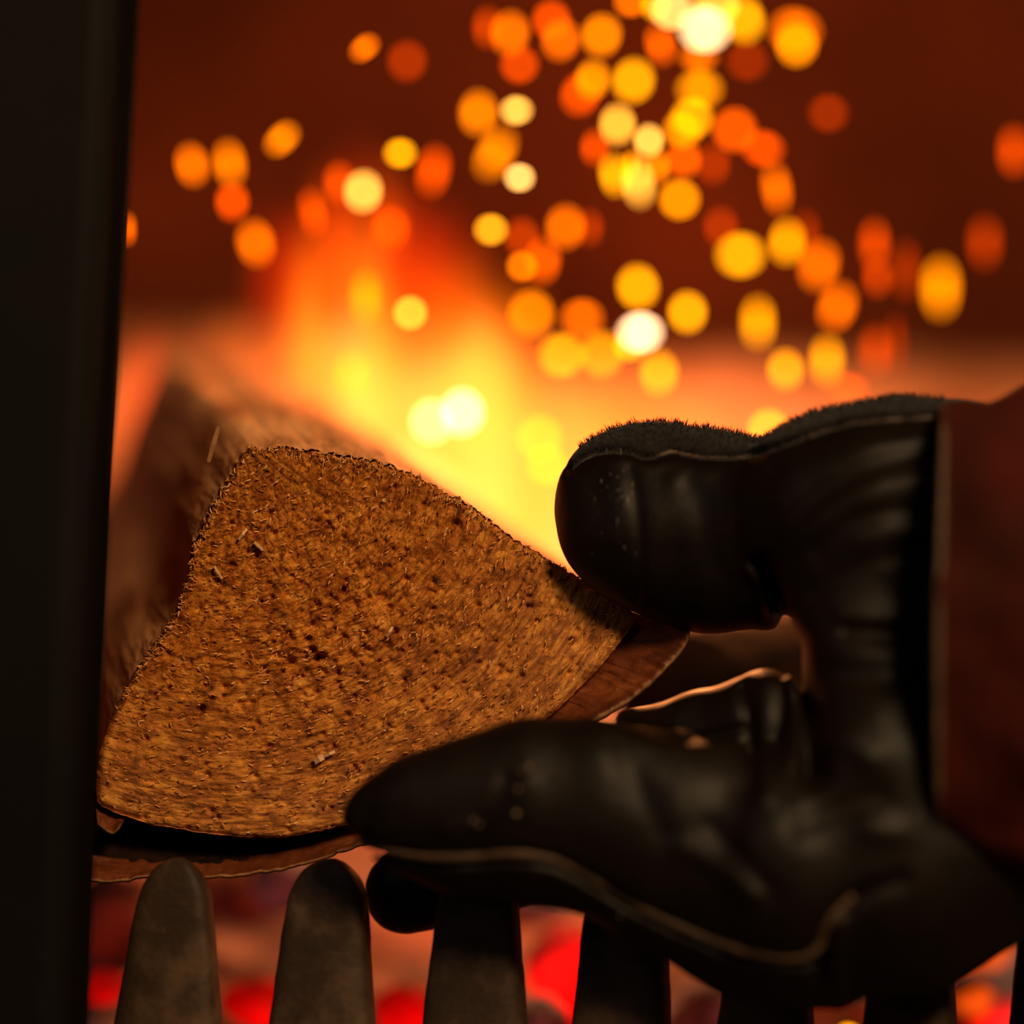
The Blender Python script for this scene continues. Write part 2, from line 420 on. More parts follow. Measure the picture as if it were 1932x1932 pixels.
    # torn fibres standing on the rim and lying over the sawn end
    def slivers(name, cnt, pick, lw, ww, lift, seed, mat):
        rs = np.random.RandomState(seed); V = []; F = []
        for i in range(cnt):
            (cx, cyy), (tx, ty) = pick(rs)
            L_ = rs.uniform(*lw); w = rs.uniform(*ww); l = rs.uniform(*lift)
            nx, ny = -ty, tx; z0 = -rs.uniform(1, 6); b0 = len(V)
            bend = rs.uniform(-.12, .12) * L_
            for (al, ac, az) in ((-.5, -.5, 0), (-.5, .5, 0), (0, .5, -l * .6), (0, -.5, -l * .6 - 1), (.5, .1, -l), (.5, -.1, -l)):
                bb = bend * (1 - 4 * al * al)
                V.append((cx + tx * al * L_ + nx * (ac * w + bb), cyy + ty * al * L_ + ny * (ac * w + bb), z0 + az))
            F += [(b0, b0 + 1, b0 + 2, b0 + 3), (b0 + 3, b0 + 2, b0 + 4, b0 + 5)]
            for k2 in range(6): V.append((V[b0 + k2][0] + .6, V[b0 + k2][1] + .8, V[b0 + k2][2] + 1.6))
            F += [(b0 + 9, b0 + 8, b0 + 7, b0 + 6), (b0 + 11, b0 + 10, b0 + 8, b0 + 9), (b0, b0 + 3, b0 + 9, b0 + 6), (b0 + 1, b0 + 7, b0 + 8, b0 + 2)]
        return tag(mesh_obj(name, PN(np.array(V)), F, mat, root, smooth=False), kind='stuff')
    def over(rs):
        i = rs.randint(n); kk = math.sqrt(rs.rand()) * .985
        p = ctr + (o[i] - ctr) * kk
        a = math.atan2(p[1] - 800, p[0] - 440) + math.pi / 2 + rs.normal(0, .45)
        return p, (math.cos(a), math.sin(a))
    slivers('wood_fibres', 1900, over, (3.5, 12), (.8, 1.9), (1, 4), 2, M['chips'])
    top = [i for i in range(n) if (o[i, 1] < 1150 and o[i, 0] < 1180) or (o[i, 0] < 400 and o[i, 1] < 1340)]
    def rim(rs):
        i = top[rs.randint(len(top))]; p = o[i] - nrm[i] * rs.uniform(-2, 12)
        a = math.atan2(nrm[i, 1], nrm[i, 0]) + rs.normal(0, .9)
        return p, (math.cos(a), math.sin(a))
    slivers('rim_fibres', 600, rim, (4, 13), (.8, 2.0), (-7, 6), 3, M['chips'])
    # single chips that can be picked out
    for (x, y, a, L_, w) in [(488, 1030, .75, 22, 6), (412, 1080, 1.0, 28, 5), (602, 1432, -.5, 20, 12), (622, 1422, -.4, 22, 6), (458, 1008, -.9, 26, 5), (735, 1192, -1.0, 22, 5), (403, 838, 1.85, 70, 9)]:
        c, s_ = math.cos(a), math.sin(a); V = []
        for al in (-.5, 0, .5):
            for ac in (-.5, .5):
                for dz in (-14, -7):
                    V.append((x + c * al * L_ - s_ * ac * w * (1 - abs(al) * .4), y + s_ * al * L_ + c * ac * w, dz - (6 if al == 0 else 0)))
        F = [(0, 1, 3, 2), (8, 10, 11, 9)]
        for k2 in (0, 4): F += [(k2, k2 + 2, k2 + 6, k2 + 4), (k2 + 1, k2 + 5, k2 + 7, k2 + 3), (k2, k2 + 4, k2 + 5, k2 + 1), (k2 + 2, k2 + 3, k2 + 7, k2 + 6)]
        mesh_obj('wood_chip', PN(np.array(V)), F, M['pale_wood'] if x > 410 else M['bark_edge'], root, smooth=False)
    # loose bark curling away below: inner line against the wood, outer line nearer to the camera
    def bark(name, inner, outer, z_in, z_out, mat, m=160, thick=16, seed=0, lab=None):
        a = smooth_line(inner, m); b = smooth_line(outer, m); K = 16
        vs = []
        for side in (0, 1):
            for j in range(K):
                t = j / (K - 1); p = a * (1 - t) + b * t
                zz = z_in + (z_out - z_in) * t ** 1.3
                v = np.column_stack([p, np.full(m, zz)])
                w = fbm(np.stack([np.arange(m) / 5., np.full(m, t * 2.), np.zeros(m)], 1), 3, 60 + seed)
                w2 = fbm(np.stack([np.arange(m) / 30., np.full(m, t * 1.5), np.zeros(m)], 1), 2, 66 + seed)
                v[:, 2] += 7 * w + 12 * w2; v[:, 1] += 3.5 * w * t + side * thick * .7; v[:, 2] += side * thick * .8
                vs.append(v)
        v = PN(np.vstack(vs)); off = K * m
        f = [tuple(x) for x in grid_faces(K, m, False)] + [tuple(x[::-1]) for x in grid_faces(K, m, False, off)]
        e = []
        for i in range(m - 1):
            j0 = (K - 1) * m + i; e.append((j0, j0 + 1, j0 + 1 + off, j0 + off)); f.append((i, i + off, i + 1 + off, i + 1))
        for j in range(K - 1):
            f.append((j * m, j * m + m, j * m + m + off, j * m + off)); q0 = j * m + m - 1
            f.append((q0, q0 + off, q0 + m + off, q0 + m))
        bo = mesh_obj(name, v, f + e, mat, root); bo.data.materials.append(M['bark_edge'])
        for p in bo.data.polygons[len(f):]: p.material_index = 1
        if lab: bo['label'] = lab
        return bo
    bark('bark', [(1180, 1150), (1140, 1205), (1095, 1265), (1040, 1325), (990, 1370), (910, 1430)],
         [(1302, 1190), (1292, 1215), (1240, 1272), (1195, 1312), (1130, 1350), (1060, 1400), (980, 1450)], 60, -58, M['bark'], seed=1, lab='curled red brown bark at the right tip of the log')
    bark('bark', [(172, 1612), (230, 1622), (320, 1620), (420, 1616), (520, 1610), (590, 1594), (650, 1570), (760, 1525)],
         [(168, 1656), (215, 1664), (255, 1652), (330, 1650), (410, 1652), (500, 1644), (575, 1628), (650, 1602), (760, 1560)], 70, 6, M['bark'], seed=5, thick=9, lab='loose strip of brown bark under the log')
    bark('bark', [(180, 1524), (205, 1532), (236, 1542)], [(184, 1552), (210, 1574), (226, 1560)], 20, -10, M['bark'], m=24, seed=9, thick=8, lab='small torn bark flake at the lower left corner')
    # added dark sheet standing in for the shade in the gap, hides the glow behind
    bark('bark', [(150, 1622), (300, 1634), (450, 1628), (600, 1604), (760, 1540)], [(150, 1470), (300, 1500), (450, 1530), (600, 1500), (760, 1440)], 64, 300, M['char'], seed=13, thick=10, lab='dark sheet added as shade in the gap under the log')
log()

# ------------------------------------------------------------------ the gloved hand (signed distance field -> surface nets)
def build_glove():
    h = 6.0
    X = np.arange(600, 2000, h, dtype=np.float32); Y = np.arange(730, 1925, h, dtype=np.float32); Z = np.arange(-520, 330, h, dtype=np.float32)
    nx, ny, nz = len(X), len(Y), len(Z)
    gx, gy, gz = X[:, None, None], Y[None, :, None], Z[None, None, :]
    D = np.full((nx, ny, nz), 1e3, np.float32)
    def smin(a, b, k):
        hh = np.clip(.5 + .5 * (b - a) / k, 0, 1); return b + (a - b) * hh - k * hh * (1 - hh)
    def cone(a, b, ra, rb, flat=.75, k=40):
        """round cone, flattened in depth, smoothly joined to the hand"""
        nonlocal D
        m = max(ra, rb) + k + 20
        i0, i1 = np.searchsorted(X, [min(a[0], b[0]) - m, max(a[0], b[0]) + m]); j0, j1 = np.searchsorted(Y, [min(a[1], b[1]) - m, max(a[1], b[1]) + m])
        x = gx[i0:i1]; y = gy[:, j0:j1]
        d0 = np.array([b[0] - a[0], b[1] - a[1], (b[2] - a[2]) / flat], np.float32); L2 = max(float(d0 @ d0), 1e-3)
        px, py, pz = x - a[0], y - a[1], (gz - a[2]) / flat
        t = np.clip((px * d0[0] + py * d0[1] + pz * d0[2]) / L2, 0, 1)
        d = np.sqrt((px - t * d0[0]) ** 2 + (py - t * d0[1]) ** 2 + (pz - t * d0[2]) ** 2) - (ra + (rb - ra) * t)
        D[i0:i1, j0:j1] = smin(D[i0:i1, j0:j1], d.astype(np.float32), k)
    def chain(pts, flat=.75, k=40):
        for p, q in zip(pts[:-1], pts[1:]): cone(p[:3], q[:3], p[3], q[3], flat, k)
    # thumb, pressed on the top edge of the log
    chain([(1194, 990, -42, 141), (1247, 1000, -44, 161), (1340, 1010, -45, 183)], .72, 20)
    chain([(1188, 950, -12, 143), (1238, 962, -16, 165), (1330, 1000, -28, 186), (1440, 1012, -60, 178)], .72, 20)
    # back of the hand over the thumb root, running into the cuff
    chain([(1470, 990, -90, 160), (1580, 975, -140, 196), (1700, 965, -170, 208), (1930, 1000, -200, 205)], .8, 30)
    # palm / heel
    chain([(1665, 980, -190, 188), (1668, 1250, -210, 178), (1690, 1480, -290, 212), (1720, 1660, -315, 200)], .8, 60)
    chain([(1835, 960, -190, 196), (1845, 1240, -212, 190), (1850, 1400, -228, 196)], .8, 60)
    chain([(1520, 1660, -318, 225), (1700, 1650, -318, 200), (1960, 1560, -305, 190)], .75, 60)
    # index finger, lying in front of the bars and under the log
    chain([(722, 1546, -275, 76), (790, 1540, -278, 112), (880, 1540, -280, 146), (1000, 1532, -282, 172), (1140, 1540, -284, 184), (1290, 1590, -282, 208), (1440, 1650, -280, 232), (1540, 1680, -270, 225)], .66, 26)
    # middle finger behind it, reaching under the log between the bars
    chain([(766, 1682, 75, 80), (880, 1655, 78, 88), (1030, 1606, 78, 86), (1150, 1542, 45, 80), (1330, 1508, -60, 98), (1480, 1508, -190, 110)], .8, 20)
    # ring finger: its root shows as a fold between the index finger and the palm
    chain([(1110, 1446, -10, 76), (1210, 1425, -60, 88), (1330, 1412, -110, 108), (1450, 1395, -150, 126), (1600, 1420, -190, 130)], .8, 16)
    chain([(1160, 1452, -90, 66), (1280, 1462, -130, 84), (1400, 1470, -170, 100)], .8, 30)
    # little finger, folded behind the ring finger
    chain([(1200, 1490, 80, 70), (1330, 1480, 60, 82), (1470, 1440, -20, 95), (1600, 1400, -120, 120)], .8, 16)
    # creases and ridges drawn on the side towards the camera
    G = np.stack(np.meshgrid(X, Y, indexing='ij'), -1)
    disp = np.zeros((nx, ny), np.float32)
    def stroke(pts, amp, w):
        nonlocal disp
        p = smooth_line(pts, 60); best = np.full((nx, ny), 1e9, np.float32)
        for a, b in zip(p[:-1], p[1:]):
            d = b - a; t = np.clip(((G - a) @ d) / (d @ d + 1e-6), 0, 1)
            best = np.minimum(best, ((G - a - t[..., None] * d) ** 2).sum(-1))
        disp += (.5 if pts[0][0] >= 1770 else 1) * amp * np.exp(-best / (w * (1.25 if pts[0][0] >= 1770 else 1)) ** 2).astype(np.float32)
    S = stroke
    S([(1770, 850), (1650, 875), (1560, 925), (1490, 990), (1450, 1060), (1442, 1110)], 26, 18)      # deep fold round the thumb root
    S([(1770, 905), (1660, 915), (1580, 955), (1510, 1010)], -16, 22)                                # rounded ridge beside it
    S([(1770, 800), (1690, 812), (1600, 815), (1520, 840), (1460, 880)], 15, 13)
    S([(1770, 965), (1680, 962), (1600, 985), (1540, 1040)], 14, 14)
    S([(1775, 1005), (1690, 1002), (1620, 1020)], -10, 14); S([(1775, 1045), (1690, 1045), (1600, 1075), (1540, 1120)], 12, 15)
    S([(1775, 1150), (1680, 1165), (1590, 1160)], -13, 14); S([(1775, 1193), (1700, 1200), (1600, 1190)], 18, 12); S([(1775, 1228), (1680, 1240), (1590, 1232)], -12, 15)
    S([(1775, 1275), (1680, 1290), (1560, 1270)], 12, 18)
    S([(1430, 1065), (1465, 1110), (1485, 1180), (1495, 1230)], 24, 15); S([(1418, 1075), (1440, 1120), (1455, 1160)], -9, 12)
    S([(1500, 1215), (1525, 1300), (1535, 1390), (1530, 1460)], 38, 26)                               # web between palm and fingers
    S([(1405, 1300), (1420, 1380), (1415, 1480)], 16, 14); S([(1450, 1290), (1440, 1400), (1440, 1500)], -10, 24)
    S([(1140, 1352), (1230, 1385), (1310, 1398), (1400, 1375)], 11, 12)
    S([(650, 1572), (700, 1604), (800, 1624), (880, 1626), (960, 1616), (1050, 1626), (1120, 1664), (1200, 1716), (1300, 1762), (1400, 1802), (1500, 1818), (1545, 1805)], 22, 12)
    S([(1545, 1805), (1560, 1740), (1620, 1690), (1700, 1660)], 14, 18); S([(1580, 1740), (1575, 1820), (1585, 1890)], -14, 16); S([(1555, 1760), (1545, 1840)], 12, 12)
    S([(900, 1590), (935, 1530), (955, 1470)], 11, 16); S([(980, 1500), (1000, 1470)], -7, 10); S([(840, 1570), (890, 1560)], -6, 18); S([(1170, 1400), (1200, 1480), (1250, 1570)], 8, 26)
    S([(700, 1530), (680, 1560), (700, 1590)], 9, 10); S([(1290, 1600), (1380, 1650), (1420, 1690)], -9, 22); S([(1340, 1560), (1400, 1620), (1460, 1690)], 8, 20)
    S([(1500, 1560), (1600, 1530), (1660, 1500)], 9, 24); S([(1560, 1400), (1590, 1390), (1640, 1430)], -9, 26); S([(1640, 1560), (1690, 1570)], -9, 26)
    S([(1190, 885), (1205, 960), (1210, 1060), (1200, 1120)], 7, 12); S([(1150, 880), (1165, 940), (1160, 1010)], -5, 22)
    S([(1300, 900), (1330, 960), (1340, 1060)], 5, 26); S([(1275, 905), (1290, 890), (1330, 900)], -5, 18)
    # seam trench on the thumb
    S(THUMB_SEAM, 17, 9)
    m3 = np.clip((-gz + 40 - 0 * gx) / 80, 0, 1)
    low = np.stack(np.meshgrid(X[::4], Y[::4], Z[::4], indexing='ij'), -1)
    D += disp[:, :, None] * m3
    wob = fbm(low.reshape(-1, 3) / 75., 2, 77).reshape(low.shape[:3]).astype(np.float32)
    ix = np.arange(nx) / 4.; iy = np.arange(ny) / 4.; iz = np.arange(nz) / 4.
    def lerp_axis(a, idx, ax):
        i = np.minimum(np.floor(idx).astype(int), a.shape[ax] - 2); i = np.maximum(i, 0); f = np.clip(idx - i, 0, 1).astype(np.float32)
        sh = [1, 1, 1]; sh[ax] = len(idx); f = f.reshape(sh)
        return np.take(a, i, ax) * (1 - f) + np.take(a, i + 1, ax) * f
    D += 5.0 * lerp_axis(lerp_axis(lerp_axis(wob, ix, 0), iy, 1), iz, 2)
    D[0] = D[-1] = 50; D[:, 0] = D[:, -1] = 50; D[:, :, 0] = D[:, :, -1] = 50
    # surface nets
    ins = D < 0
    c = [ins[a:nx - 1 + a, b:ny - 1 + b, e:nz - 1 + e] for a in (0, 1) for b in (0, 1) for e in (0, 1)]
    anyi = np.zeros_like(c[0]); alli = np.ones_like(c[0])
    for q in c: anyi |= q; alli &= q
    cell = anyi & ~alli; idx = -np.ones(cell.shape, np.int64); ci = np.argwhere(cell); idx[tuple(ci.T)] = np.arange(len(ci))
    acc = np.zeros((len(ci), 3)); cnt = np.zeros(len(ci))
    corners = [(a, b, e) for a in (0, 1) for b in (0, 1) for e in (0, 1)]
    for p in corners:
        for ax in range(3):
            if p[ax]: continue
            q = list(p); q[ax] = 1
            dp = D[ci[:, 0] + p[0], ci[:, 1] + p[1], ci[:, 2] + p[2]]; dq = D[ci[:, 0] + q[0], ci[:, 1] + q[1], ci[:, 2] + q[2]]
            m = (dp < 0) != (dq < 0); t = np.where(m, dp / (dp - dq + 1e-9), 0)
            pos = np.tile(np.array(p, float), (len(ci), 1)); pos[:, ax] += t
            acc[m] += pos[m]; cnt[m] += 1
    loc = ci + acc / cnt[:, None]
    V = np.stack([X[0] + loc[:, 0] * h, Y[0] + loc[:, 1] * h, Z[0] + loc[:, 2] * h], 1)
    F = []
    for ax in range(3):
        u, w = [(1, 2), (2, 0), (0, 1)][ax]
        sl0 = [slice(1, -1)] * 3; sl0[ax] = slice(0, -1); sl1 = list(sl0); sl1[ax] = slice(1, None)
        A = ins[tuple(sl0)]; B = ins[tuple(sl1)]
        e = np.argwhere(A != B); first_in = A[tuple(e.T)]
        e = e + 1; e[:, ax] -= 1
        def cc(du, dw):
            g = e.copy(); g[:, u] -= du; g[:, w] -= dw
            ok = idx[tuple(g.T)]; return ok
        quad = np.stack([cc(1, 1), cc(0, 1), cc(0, 0), cc(1, 0)], 1)
        quad[~first_in] = quad[~first_in][:, ::-1]
        F.append(quad)
    F = np.vstack(F); F = F[(F >= 0).all(1)]
    # front height map for seams and fuzz
    first = np.where(ins.any(2), Z[ins.argmax(2)], np.nan)
    return V, F, X, Y, first, h

THUMB_SEAM = [(1078, 884), (1105, 862), (1140, 852), (1185, 852), (1215, 866), (1240, 862), (1265, 850), (1300, 860), (1350, 866), (1410, 862), (1450, 850), (1520, 826), (1600, 798), (1690, 792), (1782, 786)]
GV, GF, GX, GY, GFRONT, GH = build_glove()
GFRONT = np.where(np.isnan(GFRONT), np.nan, GFRONT)

def glove():
    root = thing('work_glove', P(1640, 1850, .64), 'black leather work glove pinching the log between thumb and fingers', 'glove')
    # mirror depth handedness: y world grows with depth while photo y grows down
    F = GF
    o = mesh_obj('glove_leather', PN(GV), F, M['leather'], root)
    o.data.materials.append(M['suede'])
    seam = smooth_line(THUMB_SEAM, 200)
    cen = np.array([GV[F[:, k]] for k in range(4)]).mean(0)
    sy = np.interp(cen[:, 0], seam[:, 0], seam[:, 1])
    mi = ((cen[:, 1] < sy + 4) & (cen[:, 0] > 1080)).astype(np.int32)
    if len(o.data.polygons) == len(mi): o.data.polygons.foreach_set('material_index', mi)
    o.data.update()
    def front(x, y):
        i = int(np.clip((x - GX[0]) / GH, 0, len(GX) - 1)); j = int(np.clip((y - GY[0]) / GH, 0, len(GY) - 1))
        return GFRONT[i, j]
    def piping(name, pts, rad, lab=None, lift=0, seed=0):
        p = smooth_line(pts, 150); z = np.array([front(x, y) for x, y in p])
        ok = ~np.isnan(z); p, z = p[ok], z[ok]
        for _ in range(6): z = np.r_[z[0], (z[:-2] + z[1:-1] + z[2:]) / 3, z[-1]]
        r = rad * (1 + .25 * fbm(np.stack([np.arange(len(z)) / 7., 0 * z, 0 * z], 1), 2, seed))
        v, f = tube(PN(np.column_stack([p, z - lift])), r * U, 10)
        q = mesh_obj(name, v, f, M['piping'], root)
        if lab: q['label'] = lab
    piping('seam', [(x, y + 1) for x, y in THUMB_SEAM[1:]], 7.5, 'raised brown seam along the thumb', -1, 3)
    piping('seam', [(660, 1580), (700, 1596), (800, 1616), (880, 1618), (960, 1608), (1050, 1618), (1120, 1657), (1200, 1708), (1300, 1754), (1400, 1794), (1500, 1810), (1545, 1796), (1558, 1740), (1610, 1690)], 8.5, 'brown seam along the underside of the index finger', 0, 4)
    piping('seam', [(1230, 1352), (1290, 1330), (1320, 1327), (1345, 1336), (1400, 1318), (1430, 1300)], 1.6, 'thin frayed edge on the folded finger', 2, 5)
    # fuzz of the suede along the thumb's back
    rs = np.random.RandomState(8); V = []; Fh = []
    Nn = np.zeros_like(GV)
    a = GV[F[:, 1]] - GV[F[:, 0]]; b = GV[F[:, 2]] - GV[F[:, 0]]; fn = np.cross(a, b)
    for k in range(4): np.add.at(Nn, F[:, k], fn)
    Nn /= np.linalg.norm(Nn, axis=1)[:, None] + 1e-9
    syv = np.interp(GV[:, 0], seam[:, 0], seam[:, 1])
    cand = np.where((GV[:, 1] < syv - 4) & (GV[:, 0] > 1095) & (GV[:, 0] < 1780) & (GV[:, 2] < 90))[0]
    sgn = 1 if (Nn[cand, 1].mean() < 0) else -1
    for i in cand[rs.randint(len(cand), size=5200)]:
        p = GV[i] + rs.uniform(-3, 3, 3); nn = Nn[i] * sgn + rs.normal(0, .35, 3); L_ = rs.uniform(4, 11)
        q = p + nn * L_; s = np.array([1.1, 0, .6]); b0 = len(V)
        V += [p - s, p + s, q, p + np.array([0, .4, 1.2])]; Fh += [(b0, b0 + 1, b0 + 2), (b0 + 1, b0 + 3, b0 + 2), (b0 + 3, b0, b0 + 2)]
    tag(mesh_obj('suede_fuzz', PN(np.array(V)), Fh, M['suede'], root, smooth=False), kind='stuff')
    # brushed highlight painted as pale scratch strokes on the thumb tip and specks of debris on the index finger
    V = []; Fh = []
    for _ in range(420):
        x = rs.normal(1150, 28) if rs.rand() < .7 else rs.uniform(1100, 1230); y = rs.normal(925, 42)
        z = front(x, y)
        if np.isnan(z): continue
        L_ = rs.uniform(6, 24); w = rs.uniform(.5, 1.3); dx = rs.normal(0, 1.2)
        z1 = front(x + dx, y + L_); z1 = z if np.isnan(z1) else z1; b0 = len(V); o_ = 2
        V += [(x - w, y, z - o_), (x + w, y, z - o_), (x + dx, y + L_, z1 - o_), (x, y, z + 3)]; Fh += [(b0, b0 + 1, b0 + 2), (b0 + 1, b0 + 3, b0 + 2), (b0 + 3, b0, b0 + 2)]
    tag(mesh_obj('highlight_strokes', PN(np.array(V)), Fh, M['highlight'], root, smooth=False), kind='stuff')
    V = []; Fh = []
    for (x, y, w, L_) in [(988, 1458, 16, 10), (1000, 1448, 9, 12), (975, 1534, 9, 6), (978, 1490, 5, 10), (940, 1570, 5, 14), (893, 1548, 4, 10), (868, 1568, 4, 5), (905, 1556, 5, 5), (660, 1588, 6, 5), (668, 1570, 5, 4), (812, 1622, 5, 4), (1170, 1728, 4, 4), (1178, 1033, 2, 5), (1136, 928, 2, 5)]:
        z = front(x, y); b0 = len(V)
        if np.isnan(z): continue
        for (a_, c_) in ((-1, -.6), (.2, -1), (1, -.3), (.7, .7), (-.4, 1)): V.append((x + a_ * w * .6, y + c_ * L_ * .6, z - 5 + rs.uniform(-1, 1)))
        V.append((x, y, z + 6)); Fh.append((b0, b0 + 1, b0 + 2, b0 + 3, b0 + 4)); Fh += [(b0 + i_, b0 + (i_ + 1) % 5, b0 + 5) for i_ in range(5)]
    tag(mesh_obj('debris', PN(np.array(V)), Fh, M['speck'], root, smooth=False), kind='stuff')
    # flared red gauntlet cuff
    def cuff(name, rows, mat, lab=None, amp=8):
        n = 120; th = np.linspace(0, 2 * np.pi, n, endpoint=False); vs = []
        for (x, cy_, hh, cz, hz) in rows:
            w = 1 + .012 * np.sin(th * 3 + x / 90) + .01 * np.sin(th * 7 + x / 60)
            v = np.stack([x + 6 * np.sin(th * 2 + 1), cy_ - hh * np.cos(th) * w, cz - hz * np.sin(th) * w], 1)
            v += amp * np.stack([0 * th, fbm(v / 110, 2, 91), fbm(v / 110, 2, 92)], 1)
            vs.append(v)
        v = PN(np.vstack(vs)); q = mesh_obj(name, v, [tuple(x) for x in grid_faces(len(rows), n)], mat, root)
        if lab: q['label'] = lab
        return q
    xs = np.linspace(0, 1, 26); out = []
    for t in xs: out.append((1776 + 520 * t, 1212 + 60 * t, 442 + 190 * t, -300 - 60 * t, 262 + 110 * t))
    inn = [(x, c, hh - 14, z, hz - 14) for x, c, hh, z, hz in out[::-1]]
    cuff('cuff', out + inn + out[:1], M['cuff'], 'dark red suede gauntlet cuff', 26)
    k = [(1776 + 9 * math.cos(a) , 1212, 438 + 10 * math.sin(a), -300, 258 + 10 * math.sin(a)) for a in np.linspace(0, 2 * np.pi, 13)]
    cuff('cuff_binding', k, M['piping'], 'brown binding on the edge of the cuff')
glove()

# ------------------------------------------------------------------ logs and coals in the fire
def rough_log(name, a, b, ra, rb, mat, label, seed, sect=None, cat='log', group=None, seg=70, n=64, amp=.12):
    a = np.array(a); b = np.array(b); ax = b - a; L_ = np.linalg.norm(ax); ax /= L_
    up = np.array([0, 0, 1.]); s = np.cross(ax, up); s /= np.linalg.norm(s); u = np.cross(s, ax)
    th = np.linspace(0, 2 * np.pi, n, endpoint=False); V = []
    rows = np.r_[0, np.linspace(0, 1, seg), 1]
    for i, t in enumerate(rows):
        r = ra + (rb - ra) * t
        if i in (0, len(rows) - 1): r *= .02
        base = np.ones(n) if sect is None else sect(th)
        p = a + ax * L_ * t + r * base[:, None] * (np.cos(th)[:, None] * s + np.sin(th)[:, None] * u)
        g = fbm(p / r * .9 if r > .01 else p * 30, 3, seed) * amp * r + fbm(p * np.array([300, 300, 300]), 2, seed + 9) * .0015
        p = p + g[:, None] * (np.cos(th)[:, None] * s + np.sin(th)[:, None] * u)
        V.append(p)
    v = np.vstack(V); org = tuple((a + b) / 2)
    o = mesh_obj(name, v, grid_faces(len(rows), n), mat, origin=org)
    return tag(o, label, cat, group)

rough_log('firewood_log', P(-300, 830, 1.10), P(2400, 970, 1.10), .050, .055, M['ash_log'], 'pale ash covered log lying across the back of the fire', 5, amp=.10)
wedge = lambda th: 1 - .08 * np.abs(np.sin(1.5 * th))
rough_log('firewood_log', P(1285, 1345, .78), P(1800, 1330, .90), .0235, .040, M['char'], 'charred black log lying behind the hand, under the thumb', 8, wedge)

def lump(name, c, r, mat, label, cat, group, seed, sub=40):
    n = sub; u = np.linspace(.02, np.pi - .02, n // 2); w = np.linspace(0, 2 * np.pi, n, endpoint=False)
    d = np.stack([np.sin(u)[:, None] * np.cos(w), np.sin(u)[:, None] * np.sin(w), np.cos(u)[:, None] * np.ones(n)], -1).reshape(-1, 3)
    g = 1 + .28 * fbm(d * 1.6 + seed * 3.1, 3, seed) + .07 * fbm(d * 6, 2, seed + 50)
    g = np.round(g * 9) / 9 * .5 + g * .5
    v = d * g[:, None] * np.array(r)
    f = [tuple(q) for q in grid_faces(n // 2, n)] + [tuple(range(n))[::-1], tuple(range((n // 2 - 1) * n, (n // 2) * n))]
    o = mesh_obj(name, v, f, mat); o.location = c
    return tag(o, label, cat, group)

M['coal_red'] = coal_material('red_hot_coal', (.10, .03, .03), (1.0, .001, .0005), 1.0, .40, .62, 22)
M['coal_bright'] = coal_material('bright_red_coal', (.26, .12, .16), (1.0, .001, .001), 1.7, .42, .58, 20)
M['coal_orange'] = coal_material('orange_coal', (.2, .10, .07), (1.0, .09, .004), 1.3, .50, .66, 30)
M['coal_ash'] = coal_material('ash_coal', (.46, .50, .80), (1.0, .10, .12), .14, .56, .75, 35)
M['coal_dull'] = coal_material('dull_coal', (.28, .13, .10), (1.0, .03, .006), .10, .50, .7, 30)
M['coal_black'] = surf('black_charcoal', [(.3, (.004, .003, .003)), (.7, (.03, .02, .018))], scale=60, rough=.8, bump=.6, bdist=.002, bscale=150)
coals = [
 (200, 1740, .80, 95, 90, 'coal_dull', 'dull red brown coal at the left, beside the door post'),
 (205, 1925, .76, 80, 82, 'coal_red', 'glowing red coal left of the first grate bar'),
 (470, 1720, .84, 150, 100, 'coal_dull', 'large brownish coal between the first and second bars'),
 (535, 1665, .80, 62, 55, 'coal_ash', 'small ashy coal under the log, left of the second bar top'),
 (480, 1945, .77, 100, 95, 'coal_red', 'glowing red coal low between the first and second bars'),
 (745, 1775, .86, 110, 50, 'coal_dull', 'dull coal behind the dark fingertip under the log'),
 (700, 1840, .80, 50, 42, 'coal_orange', 'small orange coal beside the right edge of the second bar'),
 (765, 1950, .77, 95, 85, 'coal_red', 'glowing red coal between the second and third bars'),
 (1030, 1720, .84, 80, 66, 'coal_ash', 'whitest ash covered coal, under the finger between the third and fourth bars'),
 (1085, 1835, .78, 90, 84, 'coal_bright', 'brightest red coal, beside the left edge of the fourth bar'),
 (1010, 1935, .76, 62, 60, 'coal_ash', 'pink ashy coal low beside the right edge of the third bar'),
 (1310, 1800, .86, 110, 70, 'coal_ash', 'greyish pink coal right of the fourth bar, highest there'),
 (1340, 1925, .78, 95, 70, 'coal_ash', 'mauve pink coal at the bottom edge right of the fourth bar'),
 (1590, 1935, .80, 90, 70, 'coal_ash', 'grey violet coal under the lowest point of the glove'),
 (1850, 1800, .82, 90, 60, 'coal_orange', 'orange brown coal at the upper right between the last two bars'),
 (1835, 1880, .77, 45, 36, 'coal_orange', 'small bright orange coal beside the right edge of the sixth bar'),
 (1890, 1940, .78, 70, 55, 'coal_bright', 'magenta red coal in the bottom right corner'),
]
for i, (x, y, d, rx, ry, mk, lab) in enumerate(coals):
    s = U * d / FOC
    lump('coal', P(x, y, d), (rx * s, rx * s * .8, ry * s), M[mk], lab, 'coal', 'coals in the fire', 100 + i)

